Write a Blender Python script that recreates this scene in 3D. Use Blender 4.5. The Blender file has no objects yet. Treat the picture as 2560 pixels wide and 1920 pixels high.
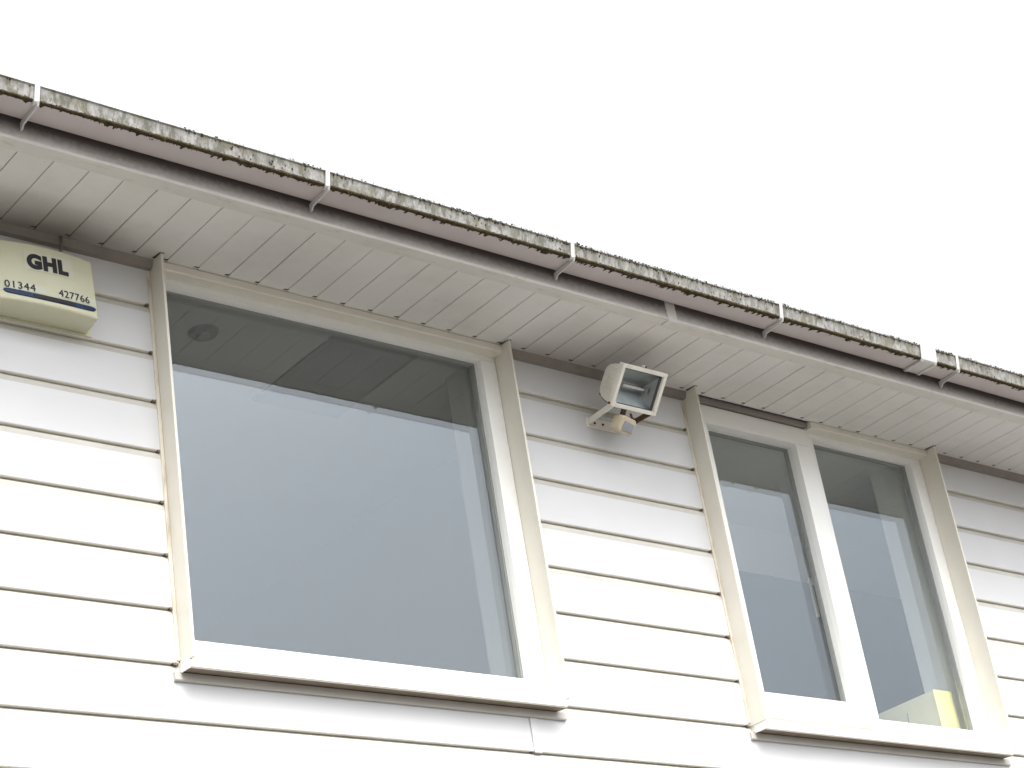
import bpy, bmesh, math, random
from mathutils import Vector, Matrix, noise
random.seed(7)
R = math.radians
scene = bpy.context.scene
col = scene.collection

# ------------------------------------------------------------------ camera
CAM_F = 4984.5 / 2560.0 * 36.0
yaw, pit, rol = 0.75075507, 0.46352684, -0.1660054
cd = bpy.data.cameras.new('camera'); cam = bpy.data.objects.new('camera', cd); col.objects.link(cam)
fw = Vector((math.sin(yaw)*math.cos(pit), math.cos(yaw)*math.cos(pit), math.sin(pit)))
rt = Vector((math.cos(yaw), -math.sin(yaw), 0)); up = rt.cross(fw)
r2 = math.cos(rol)*rt + math.sin(rol)*up
u2 = -math.sin(rol)*rt + math.cos(rol)*up
m = Matrix((r2, u2, -fw)).transposed().to_4x4()
m.translation = Vector((0, -4.1297854, -2.956223))
cam.matrix_world = m
cd.sensor_width = 36; cd.lens = CAM_F; cd.clip_start = 0.05; cd.clip_end = 2000
scene.camera = cam

# ------------------------------------------------------------------ sky, sun, exposure
SUN_EL, SUN_AZ = 62, 195      # azimuth measured clockwise from +y
w = bpy.data.worlds.new('World'); scene.world = w; w.use_nodes = True
nt = w.node_tree; nt.nodes.clear()
out = nt.nodes.new('ShaderNodeOutputWorld'); bg = nt.nodes.new('ShaderNodeBackground')
sky = nt.nodes.new('ShaderNodeTexSky'); sky.sky_type = 'NISHITA'; sky.sun_disc = False
sky.sun_elevation = R(SUN_EL); sky.sun_rotation = R(SUN_AZ)
sky.dust_density = 6.0; sky.air_density = 1.0; sky.ozone_density = 1.0
hs = nt.nodes.new('ShaderNodeHueSaturation'); hs.inputs['Saturation'].default_value = 0.26
nt.links.new(sky.outputs[0], hs.inputs['Color']); 
# overcast luminance: brighter overhead than towards the horizon
wt = nt.nodes.new('ShaderNodeTexCoord'); ws_ = nt.nodes.new('ShaderNodeSeparateXYZ'); wm = nt.nodes.new('ShaderNodeMapRange')
nt.links.new(wt.outputs['Generated'], ws_.inputs[0]); nt.links.new(ws_.outputs[2], wm.inputs[0])
wm.inputs[1].default_value = 0; wm.inputs[2].default_value = 1; wm.inputs[3].default_value = .75; wm.inputs[4].default_value = 1.75
wv = nt.nodes.new('ShaderNodeVectorMath'); wv.operation = 'SCALE'
nt.links.new(hs.outputs[0], wv.inputs[0]); nt.links.new(wm.outputs[0], wv.inputs['Scale']); nt.links.new(wv.outputs[0], bg.inputs[0])
nt.links.new(bg.outputs[0], out.inputs[0]); bg.inputs[1].default_value = 0.15
sd = bpy.data.lights.new('sun', 'SUN'); sun = bpy.data.objects.new('sun', sd); col.objects.link(sun)
sd.energy = 0.2; sd.angle = R(42); sd.color = (1, .97, .93)
az = R(SUN_AZ); el = R(SUN_EL)
sdir = Vector((math.sin(az)*math.cos(el), math.cos(az)*math.cos(el), math.sin(el)))
sun.rotation_euler = sdir.to_track_quat('Z', 'Y').to_euler()
sun.location = (0, -6, 8)
scene.view_settings.view_transform = 'Standard'; scene.view_settings.look = 'None'
scene.view_settings.exposure = 1.45; scene.view_settings.gamma = 1

# ------------------------------------------------------------------ materials
def mat(name, rgb, rough=.5, spec=.5, noise_amt=0.0, nscale=6, dirt=None, dirt_amt=0.5, dscale=(3, 3, 3), dthr=(.55, .75), bump=0.0, bscale=200, metal=0):
    M = bpy.data.materials.new(name); M.use_nodes = True; n = M.node_tree; b = n.nodes['Principled BSDF']
    b.inputs['Roughness'].default_value = rough; b.inputs['Specular IOR Level'].default_value = spec
    b.inputs['Metallic'].default_value = metal
    tc = n.nodes.new('ShaderNodeTexCoord'); L = n.links.new
    c = n.nodes.new('ShaderNodeRGB'); c.outputs[0].default_value = (*rgb, 1); cur = c.outputs[0]
    if noise_amt:
        t = n.nodes.new('ShaderNodeTexNoise'); t.inputs['Scale'].default_value = nscale; t.inputs['Detail'].default_value = 6
        L(tc.outputs['Object'], t.inputs['Vector'])
        mr = n.nodes.new('ShaderNodeMapRange'); mr.inputs[1].default_value = .3; mr.inputs[2].default_value = .7
        mr.inputs[3].default_value = 1-noise_amt; mr.inputs[4].default_value = 1+noise_amt*.4
        L(t.outputs['Fac'], mr.inputs[0])
        mx = n.nodes.new('ShaderNodeVectorMath'); mx.operation = 'SCALE'; L(cur, mx.inputs[0]); L(mr.outputs[0], mx.inputs['Scale']); cur = mx.outputs[0]
    if dirt:
        mp = n.nodes.new('ShaderNodeMapping'); mp.inputs['Scale'].default_value = dscale; L(tc.outputs['Object'], mp.inputs[0])
        t = n.nodes.new('ShaderNodeTexNoise'); t.inputs['Scale'].default_value = 1; t.inputs['Detail'].default_value = 8; t.inputs['Roughness'].default_value = .65
        L(mp.outputs[0], t.inputs['Vector'])
        mr = n.nodes.new('ShaderNodeMapRange'); mr.inputs[1].default_value = dthr[0]; mr.inputs[2].default_value = dthr[1]; mr.inputs[4].default_value = dirt_amt
        L(t.outputs['Fac'], mr.inputs[0])
        mx = n.nodes.new('ShaderNodeMix'); mx.data_type = 'RGBA'; L(mr.outputs[0], mx.inputs[0]); L(cur, mx.inputs[6]); mx.inputs[7].default_value = (*dirt, 1); cur = mx.outputs[2]
    L(cur, b.inputs['Base Color'])
    if bump:
        t = n.nodes.new('ShaderNodeTexNoise'); t.inputs['Scale'].default_value = bscale; L(tc.outputs['Object'], t.inputs['Vector'])
        bp = n.nodes.new('ShaderNodeBump'); bp.inputs['Strength'].default_value = bump; bp.inputs['Distance'].default_value = .002
        L(t.outputs['Fac'], bp.inputs['Height']); L(bp.outputs[0], b.inputs['Normal'])
    return M

def add_layer(M, rgb, facfn):
    """mix another colour over a material's base colour; facfn(nodes, links, texcoord) returns a factor socket"""
    n = M.node_tree; b = n.nodes['Principled BSDF']; L = n.links.new
    src = b.inputs['Base Color'].links[0].from_socket
    tc = n.nodes.new('ShaderNodeTexCoord')
    f = facfn(n, L, tc)
    mx = n.nodes.new('ShaderNodeMix'); mx.data_type = 'RGBA'
    L(f, mx.inputs[0]); L(src, mx.inputs[6]); mx.inputs[7].default_value = (*rgb, 1); L(mx.outputs[2], b.inputs['Base Color'])

def noise_fac(scale3, lo, hi, amt, detail=8, rough=.6, offs=(0, 0, 0)):
    def f(n, L, tc):
        mp = n.nodes.new('ShaderNodeMapping'); mp.inputs['Scale'].default_value = scale3; mp.inputs['Location'].default_value = offs
        L(tc.outputs['Object'], mp.inputs[0])
        t = n.nodes.new('ShaderNodeTexNoise'); t.inputs['Scale'].default_value = 1; t.inputs['Detail'].default_value = detail; t.inputs['Roughness'].default_value = rough
        L(mp.outputs[0], t.inputs['Vector'])
        mr = n.nodes.new('ShaderNodeMapRange'); mr.inputs[1].default_value = lo; mr.inputs[2].default_value = hi; mr.inputs[4].default_value = amt
        L(t.outputs['Fac'], mr.inputs[0]); return mr.outputs[0]
    return f

def band_fac(axis, a, b_, amt, noise_scale, wob=.01, thr=None):
    """1 at coordinate a fading to 0 at b_, edge broken up with noise"""
    def f(n, L, tc):
        sp = n.nodes.new('ShaderNodeSeparateXYZ'); L(tc.outputs['Object'], sp.inputs[0])
        mp = n.nodes.new('ShaderNodeMapping'); mp.inputs['Scale'].default_value = noise_scale; L(tc.outputs['Object'], mp.inputs[0])
        t = n.nodes.new('ShaderNodeTexNoise'); t.inputs['Scale'].default_value = 1; t.inputs['Detail'].default_value = 7; t.inputs['Roughness'].default_value = .65
        L(mp.outputs[0], t.inputs['Vector'])
        ma = n.nodes.new('ShaderNodeMath'); ma.operation = 'MULTIPLY_ADD'; L(t.outputs['Fac'], ma.inputs[0]); ma.inputs[1].default_value = wob*2
        L(sp.outputs[axis], ma.inputs[2])
        sb = n.nodes.new('ShaderNodeMath'); sb.operation = 'SUBTRACT'; L(ma.outputs[0], sb.inputs[0]); sb.inputs[1].default_value = wob
        mr = n.nodes.new('ShaderNodeMapRange'); mr.inputs[1].default_value = a; mr.inputs[2].default_value = b_; mr.inputs[3].default_value = amt; mr.inputs[4].default_value = 0
        L(sb.outputs[0], mr.inputs[0]); return mr.outputs[0]
    return f

M_clad = mat('white_shiplap_pvc', (.605, .613, .615), .38, .4, .05, 3, (.55, .53, .48), .30, (1.2, 20, 9), (.52, .8), .04, 60)
M_lip = mat('lightened_board_underside', (.88, .85, .75), .6, .3, .08, 15)  # warm tint paler than the boards, lifting the shade under each lip
M_scoop = mat('dusty_shaded_scoop', (.49, .48, .44), .5, .3, .10, 8, (.45, .43, .38), .5, (2, 20, 30), (.45, .7))  # dusty grey, darkened further for the shade in the board scoops
M_soffit = mat('soffit_pvc', (.70, .695, .66), .45, .4, .05, 4, (.42, .40, .35), .38, (3, 5, 3), (.48, .8))
add_layer(M_soffit, (.30, .28, .24), noise_fac((60, 60, 60), .66, .74, .35))
def smudge(xc, hw, ya, yb_, amt):
    """sooty stain on the soffit: strongest at the wall, round x = xc"""
    def f(n, L, tc):
        g_ = band_fac(1, ya, yb_, amt, (9, 9, 9), .05)(n, L, tc)
        sp = n.nodes.new('ShaderNodeSeparateXYZ'); L(tc.outputs['Object'], sp.inputs[0])
        a_ = n.nodes.new('ShaderNodeMath'); a_.operation = 'SUBTRACT'; L(sp.outputs[0], a_.inputs[0]); a_.inputs[1].default_value = xc
        b_ = n.nodes.new('ShaderNodeMath'); b_.operation = 'ABSOLUTE'; L(a_.outputs[0], b_.inputs[0])
        mr = n.nodes.new('ShaderNodeMapRange'); mr.interpolation_type = 'SMOOTHSTEP'; mr.inputs[1].default_value = hw*.35; mr.inputs[2].default_value = hw; mr.inputs[3].default_value = 1; mr.inputs[4].default_value = 0
        L(b_.outputs[0], mr.inputs[0])
        m_ = n.nodes.new('ShaderNodeMath'); m_.operation = 'MULTIPLY'; L(g_, m_.inputs[0]); L(mr.outputs[0], m_.inputs[1]); return m_.outputs[0]
    return f
add_layer(M_soffit, (.24, .215, .19), smudge(2.0, .75, -.04, -.20, .85))
add_layer(M_soffit, (.26, .235, .21), smudge(4.15, .42, -.04, -.30, .6))
M_grime = mat('brown_grime', (.20, .165, .12), .9, .1, .3, 80)
M_edge = mat('stained_edge_trim', (.64, .63, .585), .5, .3, .06, 6, (.40, .36, .30), .6, (14, 70, 22), (.55, .72))
M_groove = mat('grimy_gap', (.10, .09, .08), .9, .1)
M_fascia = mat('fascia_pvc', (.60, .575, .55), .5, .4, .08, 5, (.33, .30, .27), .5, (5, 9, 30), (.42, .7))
add_layer(M_fascia, (.075, .062, .058), band_fac(2, .034, -.012, .93, (60, 60, 60), .014))  # band darkening up to the gutter: its shade plus mildew, painted in
M_strip = mat('dark_brown_trim', (.27, .245, .22), .7, .2, .2, 8)
M_cream = mat('cream_upvc', (.71, .685, .60), .35, .5, .04, 5, (.60, .55, .45), .35, (7, 7, 2.5), (.5, .8))
M_stop = mat('stained_stop_trim', (.66, .62, .53), .5, .3, .08, 10, (.40, .32, .22), .8, (40, 40, 9), (.48, .66))
M_frame = mat('white_upvc_frame', (.82, .825, .79), .28, .5, .03, 4, (.62, .58, .48), .2, (6, 6, 3), (.52, .8))
M_sillunder = mat('sill_pvc', (.78, .755, .69), .4, .5, .05, 5)
M_under = mat('shaded_sill_underside', (.26, .215, .165), .8, .2, .2, 12)  # dirty brown, darkened to paint in the shade beneath the sill
M_gasket = mat('dark_gasket', (.06, .06, .055), .6)
M_spacer = mat('grey_spacer_bar', (.28, .28, .26), .5, .5)
M_gutter = mat('weathered_gutter', (.52, .485, .475), .42, .4, .05, 5, (.45, .40, .40), .5, (3, 3, 3), (.4, .7))
M_lichen = mat('lichen_gutter_front', (.31, .307, .298), .6, .3, .10, 20, (.155, .152, .142), .8, (55, 55, 20), (.42, .62))
add_layer(M_lichen, (.15, .15, .12), noise_fac((75, 75, 22), .50, .60, .85, 9, .7))
add_layer(M_lichen, (.075, .075, .05), noise_fac((38, 38, 14), .51, .59, .75, 9, .72, (3, 1, 7)))
add_layer(M_lichen, (.125, .115, .065), noise_fac((14, 14, 16), .52, .62, .6, 8, .7, (9, 2, 3)))
add_layer(M_lichen, (.105, .098, .070), band_fac(2, .088, .066, .75, (34, 34, 34), .034))
add_layer(M_lichen, (.085, .078, .06), noise_fac((110, 110, 30), .60, .66, .8, 5, .6, (5, 5, 5)))
M_bracket = mat('white_gutter_clip', (.56, .555, .53), .35, .5, .05, 30)
M_moss = mat('moss', (.066, .054, .030), .95, .1, .5, 60)
M_hair = mat('pale_moss_stems', (.20, .185, .13), .9, .1, .3, 60)
M_brick = mat('brick_wall', (.30, .17, .12), .9, .2, .1, 3)
def brick_nodes(M):
    n = M.node_tree; b = n.nodes['Principled BSDF']; L = n.links.new
    tc = n.nodes.new('ShaderNodeTexCoord'); mp = n.nodes.new('ShaderNodeMapping'); mp.inputs['Rotation'].default_value = (R(90), 0, 0)
    br = n.nodes.new('ShaderNodeTexBrick'); br.inputs['Scale'].default_value = 1; br.inputs['Brick Width'].default_value = .225; br.inputs['Row Height'].default_value = .075
    br.inputs['Mortar Size'].default_value = .006
    br.inputs[1].default_value = (.32, .16, .11, 1); br.inputs[2].default_value = (.24, .13, .10, 1); br.inputs[3].default_value = (.42, .40, .36, 1)
    L(tc.outputs['Object'], mp.inputs[0]); L(mp.outputs[0], br.inputs[0]); L(br.outputs[0], b.inputs['Base Color'])
brick_nodes(M_brick)
M_tile = mat('roof_tile', (.12, .10, .09), .9, .2, .3, 12, (.10, .11, .05), .7, (6, 6, 6), (.5, .6))
M_pave = mat('paving', (.097, .092, .086), .9, .2, .25, 2, (.075, .068, .062), .5, (.8, .8, .8), (.45, .7))
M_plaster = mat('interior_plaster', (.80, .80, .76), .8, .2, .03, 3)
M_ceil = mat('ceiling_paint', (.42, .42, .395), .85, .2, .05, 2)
M_bluewall = mat('blue_grey_wall', (.045, .055, .075), .8, .2, .05, 2)
M_bright = mat('white_paint', (.85, .86, .84), .8, .2, .02, 3)
M_dark = mat('dark_room_floor', (.10, .10, .11), .9, .2)
M_alarm = mat('faded_cream_plastic', (.63, .63, .46), .4, .45, .04, 6, (.55, .54, .38), .4, (8, 8, 5), (.45, .75))
M_black = mat('black_lettering', (.012, .012, .014), .5)
M_sticker = mat('clear_label_backing', (.635, .645, .52), .35)
M_navy = mat('navy_strobe', (.010, .035, .10), .25, .6, .2, 20)
M_navyb = mat('dark_strobe_middle', (.018, .018, .025), .3, .5)
M_flood = mat('aged_cream_metal', (.80, .775, .70), .4, .4, .08, 20, (.62, .52, .38), .5, (30, 30, 30), (.55, .75))
M_pir = mat('yellowed_plastic', (.60, .54, .40), .45, .4, .08, 20, (.55, .42, .18), .5, (40, 40, 40), (.5, .7))
M_lens = mat('grey_sensor_lens', (.32, .33, .36), .3, .5, .1, 60)
M_refl = mat('dimpled_reflector', (.40, .43, .43), .32, .5, .15, 25, metal=.85)
M_rust = mat('rusty_steel', (.17, .11, .065), .8, .3, .3, 60, (.06, .045, .03), .8, (60, 60, 60), (.45, .6))
M_screw = mat('rusty_screw', (.16, .05, .03), .8, .3)
M_cable = mat('grey_cable', (.17, .15, .13), .6)
M_yside = mat('card_box_side', (.86, .81, .56), .6, .3, .05, 10)
M_yspine = mat('yellow_spine', (.90, .82, .36), .5, .3)
M_paper = mat('white_card', (.8, .8, .78), .6)

M_det = mat('dark_detector_plastic', (.20, .20, .20), .6)
M_det2 = mat('grey_detector_cap', (.27, .265, .26), .6)
def glass_mat(name, tint, r0, rough=0.0):
    M = bpy.data.materials.new(name); M.use_nodes = True; n = M.node_tree; n.nodes.clear(); L = n.links.new
    o = n.nodes.new('ShaderNodeOutputMaterial'); mx = n.nodes.new('ShaderNodeMixShader')
    tr = n.nodes.new('ShaderNodeBsdfTransparent'); tr.inputs[0].default_value = (*tint, 1)
    gl = n.nodes.new('ShaderNodeBsdfGlossy'); gl.inputs['Roughness'].default_value = rough; gl.inputs[0].default_value = (.90, .965, 1, 1)
    g = n.nodes.new('ShaderNodeNewGeometry'); d = n.nodes.new('ShaderNodeVectorMath'); d.operation = 'DOT_PRODUCT'
    L(g.outputs['Normal'], d.inputs[0]); L(g.outputs['Incoming'], d.inputs[1])
    ab = n.nodes.new('ShaderNodeMath'); ab.operation = 'ABSOLUTE'; L(d.outputs['Value'], ab.inputs[0])
    s1 = n.nodes.new('ShaderNodeMath'); s1.operation = 'SUBTRACT'; s1.inputs[0].default_value = 1; L(ab.outputs[0], s1.inputs[1])
    p5 = n.nodes.new('ShaderNodeMath'); p5.operation = 'POWER'; L(s1.outputs[0], p5.inputs[0]); p5.inputs[1].default_value = 5
    ma = n.nodes.new('ShaderNodeMath'); ma.operation = 'MULTIPLY_ADD'; L(p5.outputs[0], ma.inputs[0]); ma.inputs[1].default_value = 1-r0; ma.inputs[2].default_value = r0
    L(ma.outputs[0], mx.inputs[0]); L(tr.outputs[0], mx.inputs[1]); L(gl.outputs[0], mx.inputs[2]); L(mx.outputs[0], o.inputs[0])
    return M
M_glass = glass_mat('window_glass', (.96, .975, .975), .104)
M_lampglass = glass_mat('lamp_glass', (.93, .95, .95), .045, .05)

# ------------------------------------------------------------------ mesh helpers
class MB:
    def __init__(s): s.bm = bmesh.new(); s.mats = []
    def mi(s, M):
        if M not in s.mats: s.mats.append(M)
        return s.mats.index(M)
    def box(s, x0, x1, y0, y1, z0, z1, M, bev=0):
        r = bmesh.ops.create_cube(s.bm, size=1)
        for v in r['verts']:
            v.co = Vector((x0+(v.co.x+.5)*(x1-x0), y0+(v.co.y+.5)*(y1-y0), z0+(v.co.z+.5)*(z1-z0)))
        fs = {f for v in r['verts'] for f in v.link_faces}; i = s.mi(M)
        for f in fs: f.material_index = i
        if bev:
            es = {e for f in fs for e in f.edges}
            q = bmesh.ops.bevel(s.bm, geom=list(es), offset=bev, segments=2, affect='EDGES', profile=.5)
            for f in q['faces']: f.material_index = i
        return s
    def prism(s, pts, a, b, M, axis='x', smooth=False, matf=None, n=1):
        """closed polygon pts in the plane across axis, extruded a->b"""
        def P(p, t):
            return Vector((t, p[0], p[1])) if axis == 'x' else (Vector((p[0], t, p[1])) if axis == 'y' else Vector((p[0], p[1], t)))
        i = s.mi(M); rings = []
        for k in range(n+1):
            t = a+(b-a)*k/n; rings.append([s.bm.verts.new(P(p, t)) for p in pts])
        N = len(pts)
        for k in range(n):
            for j in range(N):
                f = s.bm.faces.new((rings[k][j], rings[k][(j+1) % N], rings[k+1][(j+1) % N], rings[k+1][j]))
                f.material_index = s.mi(matf(j)) if matf and matf(j) else i; f.smooth = smooth
        for rg in (rings[0], rings[-1]):
            f = s.bm.faces.new(rg); f.material_index = i
        return rings
    def sheet(s, pts, a, b, M, axis='x', smooth=False):
        def P(p, t): return Vector((t, p[0], p[1])) if axis == 'x' else Vector((p[0], t, p[1]))
        i = s.mi(M); A = [s.bm.verts.new(P(p, a)) for p in pts]; B = [s.bm.verts.new(P(p, b)) for p in pts]
        for j in range(len(pts)-1):
            f = s.bm.faces.new((A[j], A[j+1], B[j+1], B[j])); f.material_index = i; f.smooth = smooth
    def tube(s, pts, r, M, seg=8, smooth=True):
        i = s.mi(M); pts = [Vector(p) for p in pts]; rings = []
        for k, p in enumerate(pts):
            d = (pts[min(k+1, len(pts)-1)]-pts[max(k-1, 0)]).normalized()
            u = d.orthogonal().normalized() if k == 0 else (lu - d*lu.dot(d)).normalized(); lu = u
            v = d.cross(u); rr = r[k] if isinstance(r, (list, tuple)) else r
            rings.append([s.bm.verts.new(p+rr*(math.cos(2*math.pi*j/seg)*u+math.sin(2*math.pi*j/seg)*v)) for j in range(seg)])
        for k in range(len(pts)-1):
            for j in range(seg):
                f = s.bm.faces.new((rings[k][j], rings[k][(j+1) % seg], rings[k+1][(j+1) % seg], rings[k+1][j])); f.material_index = i; f.smooth = smooth
        for rg in (rings[0], rings[-1]):
            f = s.bm.faces.new(rg); f.material_index = i
    def xform(s, M4):
        for v in s.bm.verts: v.co = M4 @ v.co
        return s
    def build(s, name, parent=None, bevel=0, loc=None):
        bmesh.ops.recalc_face_normals(s.bm, faces=s.bm.faces)
        me = bpy.data.meshes.new(name); s.bm.to_mesh(me); s.bm.free()
        for M in s.mats: me.materials.append(M)
        o = bpy.data.objects.new(name, me); col.objects.link(o)
        if bevel:
            b = o.modifiers.new('b', 'BEVEL'); b.width = bevel; b.segments = 2; b.limit_method = 'ANGLE'; b.angle_limit = R(40)
            b.harden_normals = False
        if parent:
            o.parent = parent; o.matrix_parent_inverse = PM(parent).inverted()
        return o
def PM(o):
    M4 = Matrix.LocRotScale(o.location, o.rotation_euler, o.scale)
    return (PM(o.parent) @ o.matrix_parent_inverse @ M4) if o.parent else M4
def thing(name, label, cat, loc=(0, 0, 0)):
    o = bpy.data.objects.new(name, None); o.location = loc; o.empty_display_size = .1; col.objects.link(o)
    o['label'] = label; o['category'] = cat; return o
def tag(o, label=None, cat=None, group=None, kind=None):
    for k, v in (('label', label), ('category', cat), ('group', group), ('kind', kind)):
        if v: o[k] = v
    return o

ZBOARD = -.215
ZG = -4.55        # ground
ZS = -0.015       # soffit underside
X0, X1 = -3.0, 10.5
YF = 0.012        # window frame face

# ------------------------------------------------------------------ ground
g = MB(); g.box(-300, 300, -300, 300, ZG-.3, ZG, M_pave); tag(g.build('ground'), kind='structure')

B = thing('building', 'white clad two storey building with soffit, mossy gutter and two upper windows', 'building', (3.5, 1, ZG))

# ---------------------------------------------------------------- cladding
def board_profile(ztop, zbot):
    """outer surface of one shiplap board from its recessed top down to the lip"""
    D = .016
    pts = [(D, ztop)]
    H = .031
    for k in range(1, 8):
        t = k/7.0
        pts.append((D*(1-math.sin(t*math.pi/2))**1.0 if t < 1 else 0, ztop-.002-H*(1-math.cos(t*math.pi/2)) if t < 1 else ztop-.002-H))
    pts += [(0, zbot+.0025), (.0008, zbot+.0006), (.003, zbot), (D, zbot)]
    return pts
cl = MB()
def courses(n0, n1, xa, xb):
    for n in range(n0, n1):
        zt, zb = -.15*n, -.15*(n+1)
        if n == 0:
            pts = [(0, -.02), (0, zb+.0025), (.0008, zb+.0006), (.003, zb), (.016, zb)]
        else: pts = board_profile(zt, zb)
        cl.sheet(pts[-3:], xa, xb, M_lip)
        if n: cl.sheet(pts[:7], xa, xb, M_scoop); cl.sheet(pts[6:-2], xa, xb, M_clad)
        else: cl.sheet(pts[:3], xa, xb, M_clad)
courses(0, 8, X0, 2.556); courses(0, 8, 3.821, 4.632); courses(0, 8, 5.908, X1)
courses(8, 14, X0, 3.700); courses(8, 14, 3.700, X1)
# butt joint cover under the large window and its lifted edge
for zt, zb in ((-1.2, -1.35),):
    cl.sheet([(y-.003, z) for y, z in board_profile(zt-.004, zb-.004)], 3.702, 3.729, M_clad)
    cl.sheet([(y+.001, z) for y, z in board_profile(zt, zb)], 3.694, 3.702, M_strip)
for xe in (2.549, 4.617):
    for n in range(1, 9):
        zb = -.15*n; L_ = random.uniform(.008, .016)
        cl.prism([(xe-L_, zb+.0008), (xe+.001, zb+.003), (xe+.001, zb-.006), (xe-L_*.6, zb-.004)], -.0006, .012, M_grime, axis='y')
cladding = cl.build('cladding', B)
# ---- structural wall behind, with the two openings
wl = MB()
for xa, xb, za, zb in ((X0, 2.56, -2.1, .3), (3.817, 4.630, -2.1, .3), (5.906, X1, -2.1, .3), (2.56, 3.817, -2.1, -1.21), (4.636, 5.906, -2.1, -1.21),
                       (2.56, 3.817, .004, .3), (4.636, 5.906, .004, .3)):
    wl.box(xa, xb, .0175, .25, za, zb, M_plaster)
wl.build('inner_wall', B)
br = MB(); br.box(X0, X1, .03, .28, ZG, -2.102, M_brick)
br.build('brick_wall', B)

# ---------------------------------------------------------------- soffit
so = MB()
xk0 = 3.198-.1002*62; YO = -.341
for k in range(140):
    xa = xk0+k*.1002; xb = xa+.1002
    if xb < X0 or xa > X1: continue
    a = random.uniform(-.0004, .0004)
    so.prism([(xa+.0012, ZS+a+.0012), (xa+.003, ZS+a), (xb-.003, ZS+a), (xb-.0012, ZS+a+.0012), (xb-.0012, ZS+.01), (xa+.0012, ZS+.01)], YO, -.024, M_soffit, axis='y')
    so.box(xa-.0012, xa+.0012, YO, -.024, ZS+.0035, ZS+.009, M_groove)
    if random.random() < .97:
        wd = random.uniform(.011, .016)
        so.prism([(xa-.0015-wd, -.0355), (xa-.0015, -.0365), (xa+.001, -.0415), (xa-.003-wd*.6, -.0415)], ZS-.0009, ZS+.002, M_groove, axis='z')
soffit = so.build('soffit', B)
so = MB()
so.box(X0, X1, -.385, YO+.002, ZS-.004, ZS+.006, M_edge, .0015)
so.build('soffit_edge_trim', B)
# ---- wall-head strip (dark brown) and cream quadrant heads
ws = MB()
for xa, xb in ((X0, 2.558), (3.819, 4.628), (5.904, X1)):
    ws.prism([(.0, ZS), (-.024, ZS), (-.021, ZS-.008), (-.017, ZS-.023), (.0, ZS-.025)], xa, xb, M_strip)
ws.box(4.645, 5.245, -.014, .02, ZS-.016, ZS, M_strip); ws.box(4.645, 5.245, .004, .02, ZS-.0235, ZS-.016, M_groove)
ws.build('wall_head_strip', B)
# ---- fascia
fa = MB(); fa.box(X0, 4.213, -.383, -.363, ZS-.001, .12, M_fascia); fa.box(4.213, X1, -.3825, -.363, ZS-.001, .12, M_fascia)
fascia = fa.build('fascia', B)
fj = MB(); fj.prism([(-.3825, .118), (-.3865, .118), (-.3865, ZS-.003), (-.384, ZS-.007), (-.35, ZS-.007), (-.35, ZS-.0045), (-.3825, ZS-.0045)], 4.209, 4.25, M_edge)
fj.build('joint_cover', fascia)
# ---- roof
rf = MB()
for k in range(26):
    y0 = -.40+k*.30; z0 = .118+k*.30*math.tan(R(22)); t = math.tan(R(22))
    rf.prism([(y0, z0), (y0+.33, z0+.33*t), (y0+.33, z0+.33*t+.022), (y0, z0+.024)], X0, X1, M_tile)
rf.build('roof', B)

# ---------------------------------------------------------------- gutter
def gtop(x): return .0855 + max(0, x-3.8)*.0032
gut = MB()
GO = [(-.393, .098), (-.3955, .041), (-.398, .039), (-.476, .0385), (-.4795, .0405), (-.4855, .0800), (-.4885, .0845), (-.4875, .0865), (-.478, .0855)]
GI = [(-.480, .081), (-.4758, .043), (-.399, .0425), (-.397, .098)]
prof = GO+GI; N = len(prof)
nst = 300; xs = [X0+(X1-X0)*k/nst for k in range(nst+1)]
rings = []
for x in xs:
    s = gtop(x)-.0865
    rings.append([gut.bm.verts.new((x, y, z+(s if z > .07 and y < -.45 else 0))) for y, z in prof])
ig, il = gut.mi(M_gutter), gut.mi(M_lichen)
for k in range(nst):
    for j in range(N):
        f = gut.bm.faces.new((rings[k][j], rings[k][(j+1) % N], rings[k+1][(j+1) % N], rings[k+1][j]))
        f.material_index = il if j in (4, 5, 6, 7, 8) else ig
for rg in (rings[0], rings[-1]): gut.bm.faces.new(rg)
gutter = gut.build('gutter', B)
tag(gutter, 'grey white plastic gutter with lichen along its front')
def clip(x, wdt):
    b = MB(); s = gtop(x)-.0865
    b.prism([(-.470, .0895+s), (-.490, .0905+s), (-.4925, .086+s), (-.4835, .0375), (-.478, .033), (-.466, .034), (-.466, .0372), (-.476, .0372), (-.4807, .0405), (-.4895, .0845+s), (-.470, .0870+s)], x-wdt/2, x+wdt/2, M_bracket)
    b.prism([(-.4835, .042), (-.4865, .040), (-.480, .0265), (-.402, .0210), (-.393, .0105), (-.3855, .0105), (-.3855, .034), (-.396, .0372), (-.476, .0370)], x+wdt/2-.0052, x+wdt/2-.0004, M_bracket)
    b.tube([(x-.004, -.484, .088+s), (x-.006, -.487, .100+s), (x-.010, -.482, .112+s)], .0009, M_bracket, 5)
    return b.build('bracket', gutter, bevel=.0010)
CL = [1.976-.88, 1.976, 2.845, 3.737, 4.650, 5.565, 6.47]
for x in CL: clip(x, .014)
un = MB(); s = gtop(5.4)-.0865
un.prism([(-.47, .0892+s), (-.4905, .0895+s), (-.491, .085+s), (-.4822, .0390), (-.478, .0345), (-.394, .0352), (-.3925, .0385), (-.476, .0378), (-.4802, .0405), (-.4888, .0845+s), (-.47, .0868+s)], 5.362, 5.445, M_bracket)
for xx in (5.368, 5.439):
    un.prism([(-.47, .0905+s), (-.492, .0915+s), (-.4935, .086+s), (-.4847, .0385), (-.479, .029), (-.398, .0290), (-.392, .0375), (-.476, .0372), (-.4807, .0405), (-.4892, .0845+s), (-.47, .088+s)], xx-.006, xx+.006, M_bracket)
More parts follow.
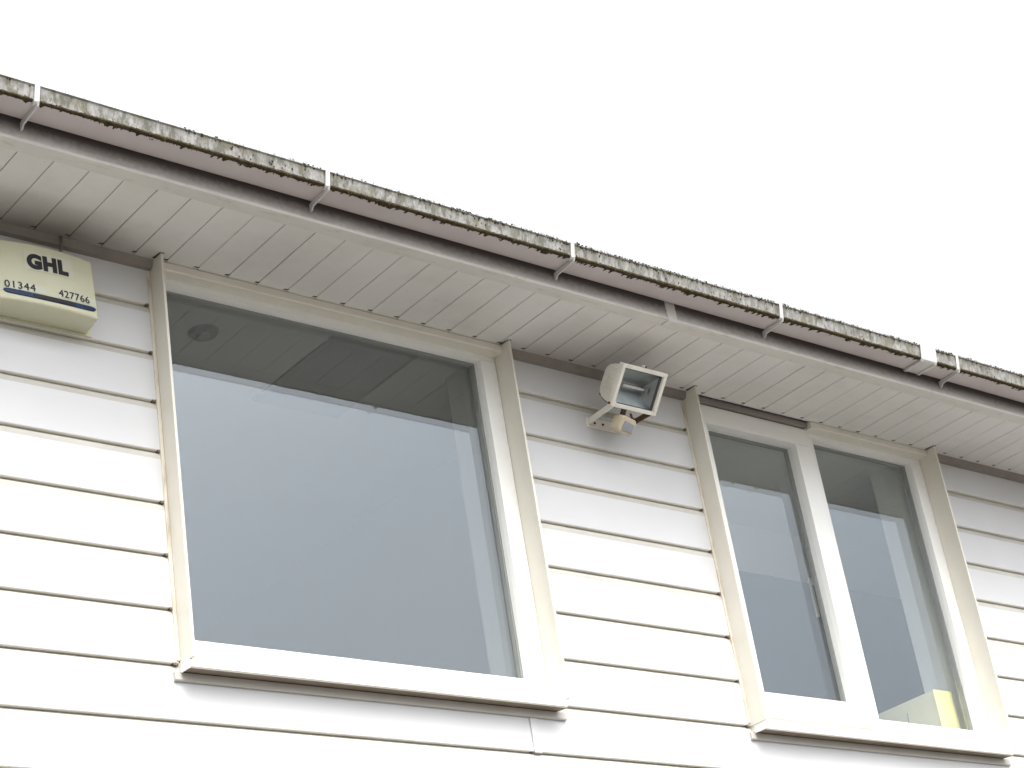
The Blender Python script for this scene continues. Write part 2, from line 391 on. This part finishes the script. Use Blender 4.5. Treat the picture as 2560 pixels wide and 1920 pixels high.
un.build('union_bracket', gutter, bevel=.0012)

# ---------------------------------------------------------------- moss (real clumps on the gutter edges)
im, ih = 0, 1
_t = bmesh.new(); bmesh.ops.create_icosphere(_t, subdivisions=1, radius=1); _t.verts.ensure_lookup_table()
ICV = [v.co.copy() for v in _t.verts]; ICF = [[v.index for v in f.verts] for f in _t.faces]; _t.free()
MV, MF, MI = [], [], []
def blob(c, r, sq=1.0, mi=0):
    rot = Matrix.Rotation(random.random()*6.3, 3, Vector((random.random(), random.random(), random.random()+.1)).normalized())
    o = len(MV)
    for v in ICV:
        p = rot @ (v*r*random.uniform(.55, 1.35)); MV.append(Vector((p.x, p.y*.75, p.z*sq))+c)
    for f in ICF: MF.append([o+k for k in f]); MI.append(mi)
def stem(pts, r, mi):
    """three-sided tapering stem"""
    o = len(MV)
    for k, p in enumerate(pts):
        rr = r*(1-.35*k)
        for j in range(3): MV.append(p+Vector((math.cos(j*2.1)*rr, math.sin(j*2.1)*rr, 0)))
    for k in range(len(pts)-1):
        for j in range(3): MF.append([o+3*k+j, o+3*k+(j+1) % 3, o+3*k+3+(j+1) % 3, o+3*k+3+j]); MI.append(mi)
def clean(x):
    if 5.355 < x < 5.452: return True
    return any(abs(x-c) < .014 for c in CL)
def fringe(xa, xb):
    n = max(3, int((xb-xa)/.0016)); o = len(MV); K = 6
    for i in range(n+1):
        x = xa+(xb-xa)*i/n; e = min(1, min(i, n-i)/6)
        big = noise.noise(Vector((x*6, 3.3, 0)))*.5+noise.noise(Vector((x*31, 8.3, 0)))*.5
        sc = e*(1+.5*big)*(1 if x > 2.15 else max(.12, (x-1.95)*2) if x > 2.0 else .75)*(.8+.2*min(1, max(0, x-3)))
        t = noise.noise(Vector((x*75, 1.7, 0)))+.6*noise.noise(Vector((x*190, 5.7, 0)))
        tooth = min(.013, max(0, t-.08)*.042)
        j = lambda k: random.uniform(-k, k)
        up_ = (.0038+.0045*noise.noise(Vector((x*110, 6.1, 0))))*sc
        for y, z in ((-.4808-.0004, .0425+up_), (-.4822-.0012*sc+j(.0007), .0425+up_*.5), (-.4818-.0016*sc+j(.0007), .0395), (-.4780, .0380-.0022*sc+j(.0006)), (-.4745+.3*tooth*sc, .0377-.0020*sc+j(.0005)), (-.4735+tooth*sc+.003*sc, .0384)):
            MV.append(Vector((x+j(.0003), y, z)))
    for i in range(n):
        for k in range(K-1): MF.append([o+K*i+k, o+K*i+k+1, o+K*(i+1)+k+1, o+K*(i+1)+k]); MI.append(im)
_ed = sorted([c-.009 for c in CL]+[c+.009 for c in CL]+[5.360, 5.447]); _ed = [1.6]+[e for e in _ed if 1.6 < e < 7.2]+[7.2]
for xa, xb in zip(_ed[::2], _ed[1::2]): fringe(xa, xb)
x = 1.6
while x < 7.2:
    x += random.uniform(.002, .005)
    if clean(x): continue
    d = noise.noise(Vector((x*3.1, 2.3, 0)))*.5+noise.noise(Vector((x*17, 7.3, 0)))*.35
    # lower front edge: a continuous dark fringe hanging in little teeth
    lo = .38+d*.9 if x > 2.1 else .0+d*1.1
    if random.random() < .62+lo:
        r = random.uniform(.0017, .0034)*(1+.5*d)
        blob(Vector((x, -.4800+random.uniform(-.0016, .0006), .0405+random.uniform(-.0026, .0045))), r, 1.2, im)
        if random.random() < .6: blob(Vector((x, -.4750+random.uniform(-.003, .005), .0380)), r*.8, .8, im)
    tooth = noise.noise(Vector((x*58, .3, 0)))
    if tooth > .25 and (x > 2.1) and random.random() < .3:
        blob(Vector((x, -.470+random.uniform(-.004, .006), .0372)), random.uniform(.0014, .0030), .8, im)
# upper lip: clumps, growing denser to the right
x = 1.6
while x < 7.2:
    x += random.uniform(.0015, .0045)
    if clean(x): continue
    d = noise.noise(Vector((x*4.3, 9.1, 0)))*.6+noise.noise(Vector((x*23, 1.3, 0)))*.5
    dens = min(1, max(0, (x-2.3)/1.5))*.95
    if random.random() < dens*.6+d*.9:
        n_ = 1+int(random.random()*3.8)
        for _ in range(n_):
            blob(Vector((x+random.uniform(-.004, .004), -.4865+random.uniform(-.002, .006), gtop(x)+random.uniform(-.008, .0035))), random.uniform(.0017, .0040), .9, im)
    for _h in range((random.random() < .10+dens*.6)+(random.random() < dens*.4)):
        h = random.uniform(.006, .015); a = random.uniform(-.6, .6)
        p0 = Vector((x, -.484, gtop(x)-.001)); p1 = p0+Vector((a*h*.4, 0, h*.7)); p2 = p0+Vector((a*h, random.uniform(-.3, .3)*h, h))
        stem([p0, p1, p2], .0008, ih)
TUFTS = ((3.768, .013), (5.455, .009), (5.545, .011), (5.657, .013))
# big tufts seen against the sky in the window reflections
for x, r in TUFTS:
    for _ in range(26):
        blob(Vector((x+random.gauss(0, r*.6), -.478+random.uniform(-.006, .01), gtop(x)+random.uniform(-.002, r*.9))), random.uniform(.003, .005), 1, im)
# cluster tufts on front face
for _ in range(260):
    x = random.uniform(2.1, 6.6)
    if clean(x) or noise.noise(Vector((x*5, 4.4, 0))) < -.05: continue
    t = random.random()**.6; blob(Vector((x, -.4800-.006*t-.0006, .042+t*(gtop(x)-.046))), random.uniform(.0012, .0028), 1.5, im)
me = bpy.data.meshes.new('moss'); me.from_pydata([tuple(v) for v in MV], [], MF)
me.materials.append(M_moss); me.materials.append(M_hair); me.polygons.foreach_set('material_index', MI); me.update()
mo = bpy.data.objects.new('moss', me); col.objects.link(mo); tag(mo, kind='stuff')

# ---------------------------------------------------------------- windows
def ring(mb, x0, x1, z0, z1, wl_, wr, wb, wt, y0, y1, M, split=True):
    """rectangular frame, members butt-jointed"""
    mb.box(x0, x1, y0, y1, z0, z0+wb, M); mb.box(x0, x1, y0, y1, z1-wt, z1, M)
    mb.box(x0, x0+wl_, y0, y1, z0+wb, z1-wt, M); mb.box(x1-wr, x1, y0, y1, z0+wb, z1-wt, M)
def bead(mb, x0, x1, z0, z1, y0, y1, s, M):
    """sloped glazing bead round an opening x0..x1, z0..z1, s wide, from y0 (outer) to y1 (at the glass)"""
    o = [(x0, z0), (x1, z0), (x1, z1), (x0, z1)]; i = [(x0+s, z0+s), (x1-s, z0+s), (x1-s, z1-s), (x0+s, z1-s)]
    mi = mb.mi(M)
    V = lambda P, y: [mb.bm.verts.new((p[0], y, p[1])) for p in P]
    A = V(o, y0); Bq = V(i, (y0+y1)/2); C = V(i, y1)
    for k in range(4):
        for P, Q in ((A, Bq), (Bq, C)):
            f = mb.bm.faces.new((P[k], P[(k+1) % 4], Q[(k+1) % 4], Q[k])); f.material_index = mi
GY = (.042, .062)
def glazing(parent, x0, x1, z0, z1, gy=GY):
    p = MB()
    for y in gy:
        f = p.bm.faces.new([p.bm.verts.new(v) for v in ((x0, y, z0), (x1, y, z0), (x1, y, z1), (x0, y, z1))]); f.material_index = p.mi(M_glass)
    # spacer bar between the two sheets and black gasket line
    s = MB(); e = .007
    ring(s, x0, x1, z0, z1, e, e, e, e, gy[0]+.002, gy[1]-.002, M_spacer)
    p.build('pane', parent); s.build('spacer', parent)
def trims(parent, xl, xr, zb, yn, mk):
    for x in (xl, xr-.008):
        t = MB()
        t.box(x, x+.008, yn, YF+.004, zb, ZS-.0005, M_cream)
        t.build('side_trim', parent, bevel=.0012)
        gm = MB(); gm.prism([(x-.004, yn-.001), (x+.010, yn-.004), (x+.008, -.034), (x-.009, -.030)], ZS-.0011, ZS+.001, M_groove, axis='z'); gm.build('grime', parent)
    t = MB()      # J trims beside the cladding ends
    t.box(xl-.011, xl-.0005, -.0035, .014, zb+.01, ZS-.026, M_stop)
    t.build('cladding_stop', parent, bevel=.001); t = MB()
    t.box(xr+.0005, xr+.011, -.0035, .014, zb+.01, ZS-.026, M_cream)
    t.build('cladding_stop', parent, bevel=.001)

# --- large window
W1 = MB()
ring(W1, 2.5685, 3.8085, -1.20, -.008, .0315, .0615, .075, .051, YF, .072, M_frame)
W1.box(2.5685, 3.8085, .004, .02, -1.2015, -1.175, M_frame)
bead(W1, 2.600, 3.747, -1.125, -.059, YF+.0005, GY[0]+.0002, .003, M_frame)
w1 = W1.build('window', B, bevel=.003)
tag(w1, 'large square fixed window left of the floodlight')
glazing(w1, 2.602, 3.745, -1.123, -.061)
trims(w1, 2.560, 3.817, -1.203, -.064, 0)
hd = MB(); hd.prism([(.02, ZS), (-.026, ZS), (-.0295, ZS-.004), (-.0295, ZS-.024), (-.026, ZS-.028), (.02, ZS-.028)], 2.5685, 3.8085, M_cream)
hd.build('head_trim', w1)
def sill(parent, xa, xb, ja, jb):
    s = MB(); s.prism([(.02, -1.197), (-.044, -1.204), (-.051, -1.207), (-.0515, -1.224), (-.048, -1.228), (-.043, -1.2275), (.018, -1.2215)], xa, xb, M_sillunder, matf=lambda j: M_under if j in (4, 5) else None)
    s.box(xa-.002, xa+.001, -.052, -.01, -1.229, -1.199, M_frame, .001)
    s.build('sill', parent)
    j = MB(); j.prism([(.016, -1.2245), (-.008, -1.2265), (-.009, -1.2455), (-.0065, -1.2495), (-.004, -1.2495), (.0, -1.2485), (.016, -1.2485)], ja+.004, jb+.004, M_scoop)
    j.build('under_sill_trim', parent)
sill(w1, 2.556, 3.812, 2.533, 3.836)

# --- right window: opening sash on the left, fixed light on the right
W2 = MB(); xa, xb = 4.6435, 5.8965
W2.box(xa, xb, YF, .072, -1.20, -1.122, M_frame); W2.box(xa, xb, YF, .072, -.059, -.008, M_frame)
W2.box(xa, 4.69, YF, .072, -1.122, -.059, M_frame); W2.box(5.838, xb, YF, .072, -1.122, -.059, M_frame)
W2.box(5.22, 5.287, YF, .072, -1.122, -.059, M_frame)
bead(W2, 5.287, 5.838, -1.122, -.059, YF+.0005, GY[0]+.0002, .003, M_frame)
w2 = W2.build('window', B, bevel=.003)
tag(w2, 'two light window right of the floodlight with opening left sash')
glazing(w2, 5.289, 5.836, -1.120, -.061)
SF = .001
S = MB(); ring(S, 4.650, 5.250, -1.162, -.034, .078, .076, .084, .072, SF, .0112, M_frame)
ring(S, 4.692, 5.218, -1.120, -.0605, .036, .044, .042, .0455, .0112, .066, M_frame)
bead(S, 4.728, 5.174, -1.078, -.106, SF+.0005, .0405, .003, M_frame)
sash = S.build('sash', w2, bevel=.003)
glazing(w2, 4.730, 5.172, -1.076, -.108, (.041, .059))
h = MB(); h.box(5.180, 5.191, .082, .092, -.735, -.585, M_scoop, .003); h.box(5.181, 5.190, .066, .084, -.62, -.595, M_scoop, .002); h.build('handle', w2)
trims(w2, 4.628, 5.904, -1.203, -.068, 0)
hd = MB(); hd.prism([(.02, ZS), (-.026, ZS), (-.0295, ZS-.004), (-.0295, ZS-.022), (-.026, ZS-.026), (.02, ZS-.026)], 5.246, 5.8955, M_cream)
hd.build('head_trim', w2)
sill(w2, 4.632, 5.900, 4.609, 5.925)

# ---------------------------------------------------------------- rooms behind the glass
ro = MB()
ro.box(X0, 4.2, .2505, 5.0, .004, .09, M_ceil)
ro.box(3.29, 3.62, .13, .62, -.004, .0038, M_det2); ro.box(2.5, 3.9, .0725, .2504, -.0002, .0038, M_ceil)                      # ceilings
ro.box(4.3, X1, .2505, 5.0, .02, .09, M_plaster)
ro.build('ceiling', B)
ri = MB()
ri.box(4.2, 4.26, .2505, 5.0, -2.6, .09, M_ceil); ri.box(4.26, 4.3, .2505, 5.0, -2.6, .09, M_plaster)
ri.box(X0, X1, 5.0, 5.1, -2.6, .09, M_plaster)
ri.box(7.7, 7.8, .2505, 5.0, -2.6, .02, M_plaster)
# plastered reveals round the openings
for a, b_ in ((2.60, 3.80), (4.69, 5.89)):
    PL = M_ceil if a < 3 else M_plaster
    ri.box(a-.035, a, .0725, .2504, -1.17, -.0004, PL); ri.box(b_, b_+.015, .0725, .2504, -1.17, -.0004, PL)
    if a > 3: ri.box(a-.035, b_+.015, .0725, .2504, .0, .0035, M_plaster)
    ri.box(a-.035, b_+.015, .0725, .32, -1.20, -1.165, M_plaster)
ri.build('room_wall', B)
rb = MB(); rb.box(4.3, 7.7, .84, .90, -2.6, .02, M_bright)
rb.build('partition_wall', B)
rb = MB(); rb.box(4.32, 7.6, .79, .835, -2.5, ZBOARD, M_bluewall, .003)
tag(rb.build('screen_panel'), 'dark blue grey screen panel standing in the room behind the right window', 'screen panel')
fl = MB(); fl.box(X0, X1, .25, 5.0, -2.7, -2.6, M_dark); fl.build('floor', B)
gb = MB(); gb.box(X0, X0+.2, .2505, 8, ZG, .3, M_brick); gb.box(X1-.2, X1, .2505, 8, ZG, .3, M_brick); gb.box(X0, X1, 7.8, 8, ZG, .3, M_brick)
gb.build('outer_wall', B)
# smoke detector
sm = thing('smoke_detector', 'round ceiling smoke detector seen through the top left of the large window', 'detector', (2.918, .302, .004))
q = MB()
def disc(mb, c, r, z0, z1, M, r2=None, seg=28):
    i = mb.mi(M); r2 = r if r2 is None else r2
    A = [mb.bm.verts.new((c[0]+r*math.cos(t*2*math.pi/seg), c[1]+r*math.sin(t*2*math.pi/seg), z0)) for t in range(seg)]
    Bv = [mb.bm.verts.new((c[0]+r2*math.cos(t*2*math.pi/seg), c[1]+r2*math.sin(t*2*math.pi/seg), z1)) for t in range(seg)]
    for t in range(seg):
        f = mb.bm.faces.new((A[t], A[(t+1) % seg], Bv[(t+1) % seg], Bv[t])); f.material_index = i
    for P in (A, Bv): f = mb.bm.faces.new(P); f.material_index = i
disc(q, (2.918, .302), .046, .0038, -.008, M_det, .040); q.build('base', sm)
q = MB(); disc(q, (2.918, .302), .021, -.0082, -.016, M_det2, .017); q.build('sensor_cap', sm)
# box file on the inner sill
yb = thing('box_file', 'yellow spined box file standing inside the right window at its lower right corner', 'box file', (5.79, .2, -1.165))
q = MB(); q.box(5.741, 5.745, .105, .38, -1.165, -.945, M_yside); q.box(5.832, 5.836, .105, .38, -1.165, -.945, M_yside)
q.box(5.745, 5.832, .376, .38, -1.165, -.945, M_yside); q.box(5.745, 5.832, .105, .376, -1.165, -1.160, M_yside)
q.box(5.745, 5.832, .112, .376, -.952, -.949, M_paper); q.build('case', yb)
for yy, hh in ((.235, .05), (.315, .06)):
    q = MB(); q.tube([(5.7405, yy, -.975-hh*.2), (5.7405, yy+.006, -1.02), (5.7405, yy-.002, -1.07)], .0022, M_strip, 6); q.build('crease', yb)
q = MB(); q.box(5.738, 5.839, .099, .105, -1.165, -.943, M_yspine, .001); q.build('spine', yb)
bk = thing('folder', 'pale folder standing beside the yellow box file behind the right window', 'folder', (5.86, .2, -1.165))
q = MB(); q.box(5.846, 5.874, .12, .36, -1.165, -.935, M_paper, .002); q.build('cover', bk)

# ---------------------------------------------------------------- alarm bell box
al = thing('alarm_box', 'faded cream burglar alarm box lettered GHL with a dark blue strip below the eaves', 'alarm box', (2.2, 0, -.2))
NX, NZ = 24, 16
XL, XR, ZB_, ZT_ = 2.045, 2.362, -.290, -.100
def afront(u, v):
    """u,v in 0..1 -> front surface"""
    x = XL+.012+(XR-.020-XL-.012)*u; z = ZB_+(ZT_-ZB_)*v
    y = -.064-.020*(1-v)-.012*(1-(2*u-1)**2)
    return Vector((x, y, z+(.004*(1-(2*u-1)**2) if v > .9 else 0)))
a = MB(); ia = a.mi(M_alarm)
grid = [[a.bm.verts.new(afront(i/NX, j/NZ)) for i in range(NX+1)] for j in range(NZ+1)]
for j in range(NZ):
    for i in range(NX):
        f = a.bm.faces.new((grid[j][i], grid[j][i+1], grid[j+1][i+1], grid[j+1][i])); f.smooth = False
border = [grid[0][i] for i in range(NX+1)]+[grid[j][NX] for j in range(1, NZ+1)]+[grid[NZ][i] for i in range(NX-1, -1, -1)]+[grid[j][0] for j in range(NZ-1, 0, -1)]
cx, cz = (XL+XR)/2, (ZB_+ZT_)/2
back = []
for v in border:
    x = cx+(v.co.x-cx)*1.055; z = cz+(v.co.z-cz)*1.0
    if v.co.z < ZB_+.002: z = ZB_-.002
    back.append(a.bm.verts.new((x, -.002, z)))
n_ = len(border)
for k in range(n_):
    a.bm.faces.new((border[k], border[(k+1) % n_], back[(k+1) % n_], back[k]))
a.bm.faces.new(back)
case = a.build('casing', al); bv = case.modifiers.new('b', 'BEVEL'); bv.width = .007; bv.segments = 4; bv.limit_method = 'ANGLE'; bv.angle_limit = R(35)
a = MB(); a.box(XL-.004, XR+.001, -.003, .0, ZB_-.007, ZT_+.002, M_alarm); a.build('back_plate', al)
def on_front(x, z, off=.0015):
    u = (x-(XL+.012))/(XR-.020-XL-.012); v = (z-ZB_)/(ZT_-ZB_)
    y = -.064-.020*(1-v)-.012*(1-(2*u-1)**2)
    return Vector((x, y-off, z))
def strip(name, pts, hw, M, off0, off1, parent):
    """raised rounded bar following the front surface"""
    b = MB(); i = b.mi(M); rows = []
    for k, (x, z) in enumerate(pts):
        wv = hw*(math.sqrt(max(0, 1-(1-min(1, min(k, len(pts)-1-k)/2.5))**2))*.75+.25) if True else hw
        rows.append([b.bm.verts.new(on_front(x, z+s*wv, o)) for s, o in ((-1, off0), (-.8, off1), (.8, off1), (1, off0))])
    for k in range(len(rows)-1):
        for j in range(3): b.bm.faces.new((rows[k][j], rows[k+1][j], rows[k+1][j+1], rows[k][j+1]))
    return b.build(name, parent)
bar = [(2.070+(2.334-2.070)*k/40, -.262-.008*(1-abs(2*k/40-1)**2)+.003*math.sin(math.pi*k/40)) for k in range(41)]
st = strip('strobe_strip', bar, .0082, M_navy, .0002, .003, al)
strip('strobe_centre', bar[12:31], .0064, M_navyb, .0028, .0042, st)
def text(txt, size, x, z, slope, M, name, parent, off=.0016, embolden=0.0, sx=1.0, spacing=1.0):
    cu = bpy.data.curves.new(name, 'FONT'); cu.body = txt; cu.size = size; cu.offset = embolden; cu.space_character = spacing
    to = bpy.data.objects.new('tmp', cu); col.objects.link(to)
    bpy.context.view_layer.update(); dg = bpy.context.evaluated_depsgraph_get()
    me = bpy.data.meshes.new_from_object(to.evaluated_get(dg)); bpy.data.objects.remove(to)
    bm = bmesh.new(); bm.from_mesh(me)
    bmesh.ops.triangulate(bm, faces=bm.faces)
    for v in bm.verts:
        xx = x+v.co.x*sx; zz = z+v.co.y+slope*v.co.x*sx; v.co = on_front(xx, zz, off)
    bm.to_mesh(me); bm.free(); me.name = name; me.materials.clear(); me.materials.append(M)
    o = bpy.data.objects.new(name, me); col.objects.link(o); o.parent = parent; o.matrix_parent_inverse = PM(parent).inverted()
    return o
def patch(x0, x1, z0, z1, slope, off=.0008, name='label_backing'):
    b = MB(); i = b.mi(M_sticker); n = 8
    A = [[b.bm.verts.new(on_front(x0+(x1-x0)*k/n, z+slope*(x1-x0)*k/n, off)) for z in (z0, (z0+z1)/2, z1)] for k in range(n+1)]
    for k in range(n):
        for j in range(2): b.bm.faces.new((A[k][j], A[k+1][j], A[k+1][j+1], A[k][j+1]))
    return b.build(name, al)
lb = patch(2.135, 2.274, -.184, -.124, .02)
text('GHL', .0595, 2.142, -.176, .02, M_black, 'lettering', lb, .0016, .0042, .94, 1.10)
lb = patch(2.073, 2.188, -.256, -.232, -.0)
text('01344', .0315, 2.073, -.253, -.0, M_black, 'number', lb, .0018, 0, .98, 1.12); text('01344', .0315, 2.0734, -.2534, -.0, M_black, 'number', lb, .0022, 0, .98, 1.12); text('01344', .0315, 2.0738, -.253, -.0, M_black, 'number', lb, .0020, 0, .98, 1.12)
lb = patch(2.221, 2.338, -.254, -.229, .02)
text('427766', .0315, 2.223, -.2505, .02, M_black, 'number', lb, .0018, 0, .93, 1.08); text('427766', .0315, 2.2234, -.2509, .02, M_black, 'number', lb, .0022, 0, .93, 1.08); text('427766', .0315, 2.2238, -.2505, .02, M_black, 'number', lb, .0020, 0, .93, 1.08)
cb = MB(); cb.tube([(2.275, -.026, ZS-.002), (2.2755, -.028, -.04), (2.272, -.026, -.062), (2.268, -.022, -.075), (2.267, -.012, -.10)], .004, M_cable, 8); cb.build('cable', al)

# ---------------------------------------------------------------- floodlight
fo = thing('floodlight', 'cream halogen floodlight with motion sensor below, on the wall between the windows', 'floodlight', (4.2, 0, -.2))
FC = Vector((4.228, -.18, -.165)); tilt = .698
Yl = Vector((0, math.cos(tilt), math.sin(tilt)))      # into the housing
Zl = Vector((0, -math.sin(tilt), math.cos(tilt)))
FM = Matrix(((1, 0, 0), (0, Yl.y, Zl.y), (0, Yl.z, Zl.z))).to_4x4(); FM.translation = FC
Wd, Hd = .195, .143
hsg = MB()
# body: stacked ribs tapering to the back
body = [(0.004, 1.0), (.016, .985), (.040, .93), (.062, .82), (.078, .62), (.084, .40)]
prev = None; ih_ = hsg.mi(M_flood)
for d, s in body:
    hx, hz = (Wd/2-.006)*(.9+.1*s), (Hd/2-.006)*s
    rg = [hsg.bm.verts.new((sx*hx, d, sz*hz)) for sx, sz in ((-1, -1), (1, -1), (1, 1), (-1, 1))]
    if prev:
        for k in range(4): hsg.bm.faces.new((prev[k], prev[(k+1) % 4], rg[(k+1) % 4], rg[k]))
    prev = rg
hsg.bm.faces.new(prev)
for k in range(7):
    zc = -.05+k*.0165
    for sg in (-1, 1):
        xa_, xb_ = sorted((sg*(Wd/2-.0085), sg*(Wd/2-.0020)))
        hsg.box(xa_, xb_, .014, .058-abs(zc)*.3, zc-.0022, zc+.0022, M_flood)
hsg.xform(FM); housing = hsg.build('housing', fo, bevel=.0015)
bz = MB(); fwd = .013
bz.box(-Wd/2, Wd/2, -.010, .012, -Hd/2, -Hd/2+fwd, M_flood); bz.box(-Wd/2, Wd/2, -.010, .012, Hd/2-fwd, Hd/2, M_flood)
bz.box(-Wd/2, -Wd/2+fwd, -.010, .012, -Hd/2+fwd, Hd/2-fwd, M_flood); bz.box(Wd/2-fwd, Wd/2, -.010, .012, -Hd/2+fwd, Hd/2-fwd, M_flood)
bz.box(-.006, .006, -.004, .010, Hd/2, Hd/2+.008, M_flood); bz.box(-.003, .003, -.008, -.003, Hd/2+.001, Hd/2+.008, M_rust)
bz.xform(FM); bz.build('bezel', fo, bevel=.0018)
gs = MB(); hx, hz = Wd/2-fwd, Hd/2-fwd
ring(gs, -hx, hx, -hz, hz, .004, .009, .003, .003, .0005, .004, M_gasket)
gs.xform(FM); gs.build('gasket', fo)
gl = MB(); gl.bm.faces.new([gl.bm.verts.new(v) for v in ((-hx, .002, -hz), (hx, .002, -hz), (hx, .002, hz), (-hx, .002, hz))]); gl.mi(M_lampglass)
gl.xform(FM); gl.build('glass', fo)
rf_ = MB(); ir = rf_.mi(M_refl)
o = [(-hx, .005, -hz), (hx, .005, -hz), (hx, .005, hz), (-hx, .005, hz)]
i_ = [(-hx*.72, .045, -hz*.18), (hx*.72, .045, -hz*.18), (hx*.72, .045, hz*.18), (-hx*.72, .045, hz*.18)]
O = [rf_.bm.verts.new(v) for v in o]; I = [rf_.bm.verts.new(v) for v in i_]
for k in range(4): rf_.bm.faces.new((O[k], O[(k+1) % 4], I[(k+1) % 4], I[k]))
rf_.bm.faces.new(I)
rf_.xform(FM); rf_.build('reflector', fo)
tb = MB(); tb.tube([(-hx*.62, .028, 0), (hx*.62, .028, 0)], .0045, M_paper, 10)
tb.box(-hx*.72, -hx*.58, .020, .036, -.009, .009, M_det); tb.box(hx*.58, hx*.72, .020, .036, -.009, .009, M_det)
tb.xform(FM); tb.build('lamp_tube', fo)
# wall bracket: plate on the wall, two arms reaching to the hinge under the housing
bkt = MB()
bkt.box(4.147, 4.300, -.006, .0, -.231, -.196, M_flood)
bkt.build('wall_plate', fo, bevel=.0015)
for x, z in ((4.180, -.214), (4.216, -.213)):
    sc = MB(); sc.tube([(x, -.002, z), (x, -.009, z)], [.0048, .004], M_screw, 8); sc.build('screw', fo)
def arm(p0, p1, w_, th, M):
    p0, p1 = Vector(p0), Vector(p1); d = (p1-p0); L_ = d.length; d.normalize()
    sx = Vector((1, 0, 0)); n = d.cross(sx).normalized()
    a = MB(); i = a.mi(M)
    vs = []
    for t in (0, L_):
        for s, q_ in ((-1, -1), (1, -1), (1, 1), (-1, 1)): vs.append(a.bm.verts.new(p0+d*t+sx*(s*th/2)+n*(q_*w_/2)))
    for f in ((0, 1, 2, 3), (4, 5, 6, 7), (0, 1, 5, 4), (1, 2, 6, 5), (2, 3, 7, 6), (3, 0, 4, 7)): a.bm.faces.new([vs[j] for j in f])
    return a.build('arm', fo, bevel=.001)
arm((4.153, -.004, -.213), (4.140, -.140, -.218), .021, .004, M_flood)
arm((4.300, -.004, -.213), (4.318, -.130, -.208), .019, .004, M_rust)
kn = MB(); kn.tube([(4.128, -.140, -.214), (4.150, -.140, -.214)], .010, M_flood, 12); kn.tube([(4.124, -.140, -.214), (4.129, -.140, -.214)], .0045, M_screw, 8); kn.build('hinge_knob', fo)
# motion sensor
ps = MB()
PC = Vector((4.208, -.112, -.266)); pt = .62
PYl = Vector((0, math.cos(pt), math.sin(pt))); PZl = Vector((0, -math.sin(pt), math.cos(pt)))
PMx = Matrix(((1, 0, 0), (0, PYl.y, PZl.y), (0, PYl.z, PZl.z))).to_4x4() @ Matrix.Rotation(R(11), 4, 'Y') @ Matrix.Diagonal((.84, .9, .84, 1)); PMx.translation = PC
ps.prism([(-.034, -.030), (.034, -.030), (.038, -.02), (.038, .022), (.030, .032), (-.030, .032), (-.038, .022), (-.038, -.02)], -.014, .034, M_pir, axis='y')
ps.xform(PMx); sensor = ps.build('motion_sensor', fo, bevel=.002)
ln = MB(); ln.prism([(-.022, -.022), (.030, -.022), (.030, .014), (-.022, .014)], -.0195, -.012, M_lens, axis='y'); ln.xform(PMx); ln.build('lens', sensor, bevel=.002)
nk = MB(); nk.tube([PC+Vector((.004, .016, .028)), Vector((4.208, -.118, -.216)), Vector((4.200, -.135, -.208))], [.010, .009, .011], M_rust, 10); nk.build('swivel_neck', fo)
cb = MB(); cb.tube([(4.165, -.10, -.13), (4.150, -.085, -.150), (4.156, -.095, -.175), (4.18, -.11, -.205)], .0035, M_rust, 7); cb.build('cable', fo); cb = MB()
cb.tube([(4.235, -.12, -.225), (4.262, -.10, -.232), (4.285, -.05, -.222)], .004, M_rust, 7); cb.build('cable', fo)
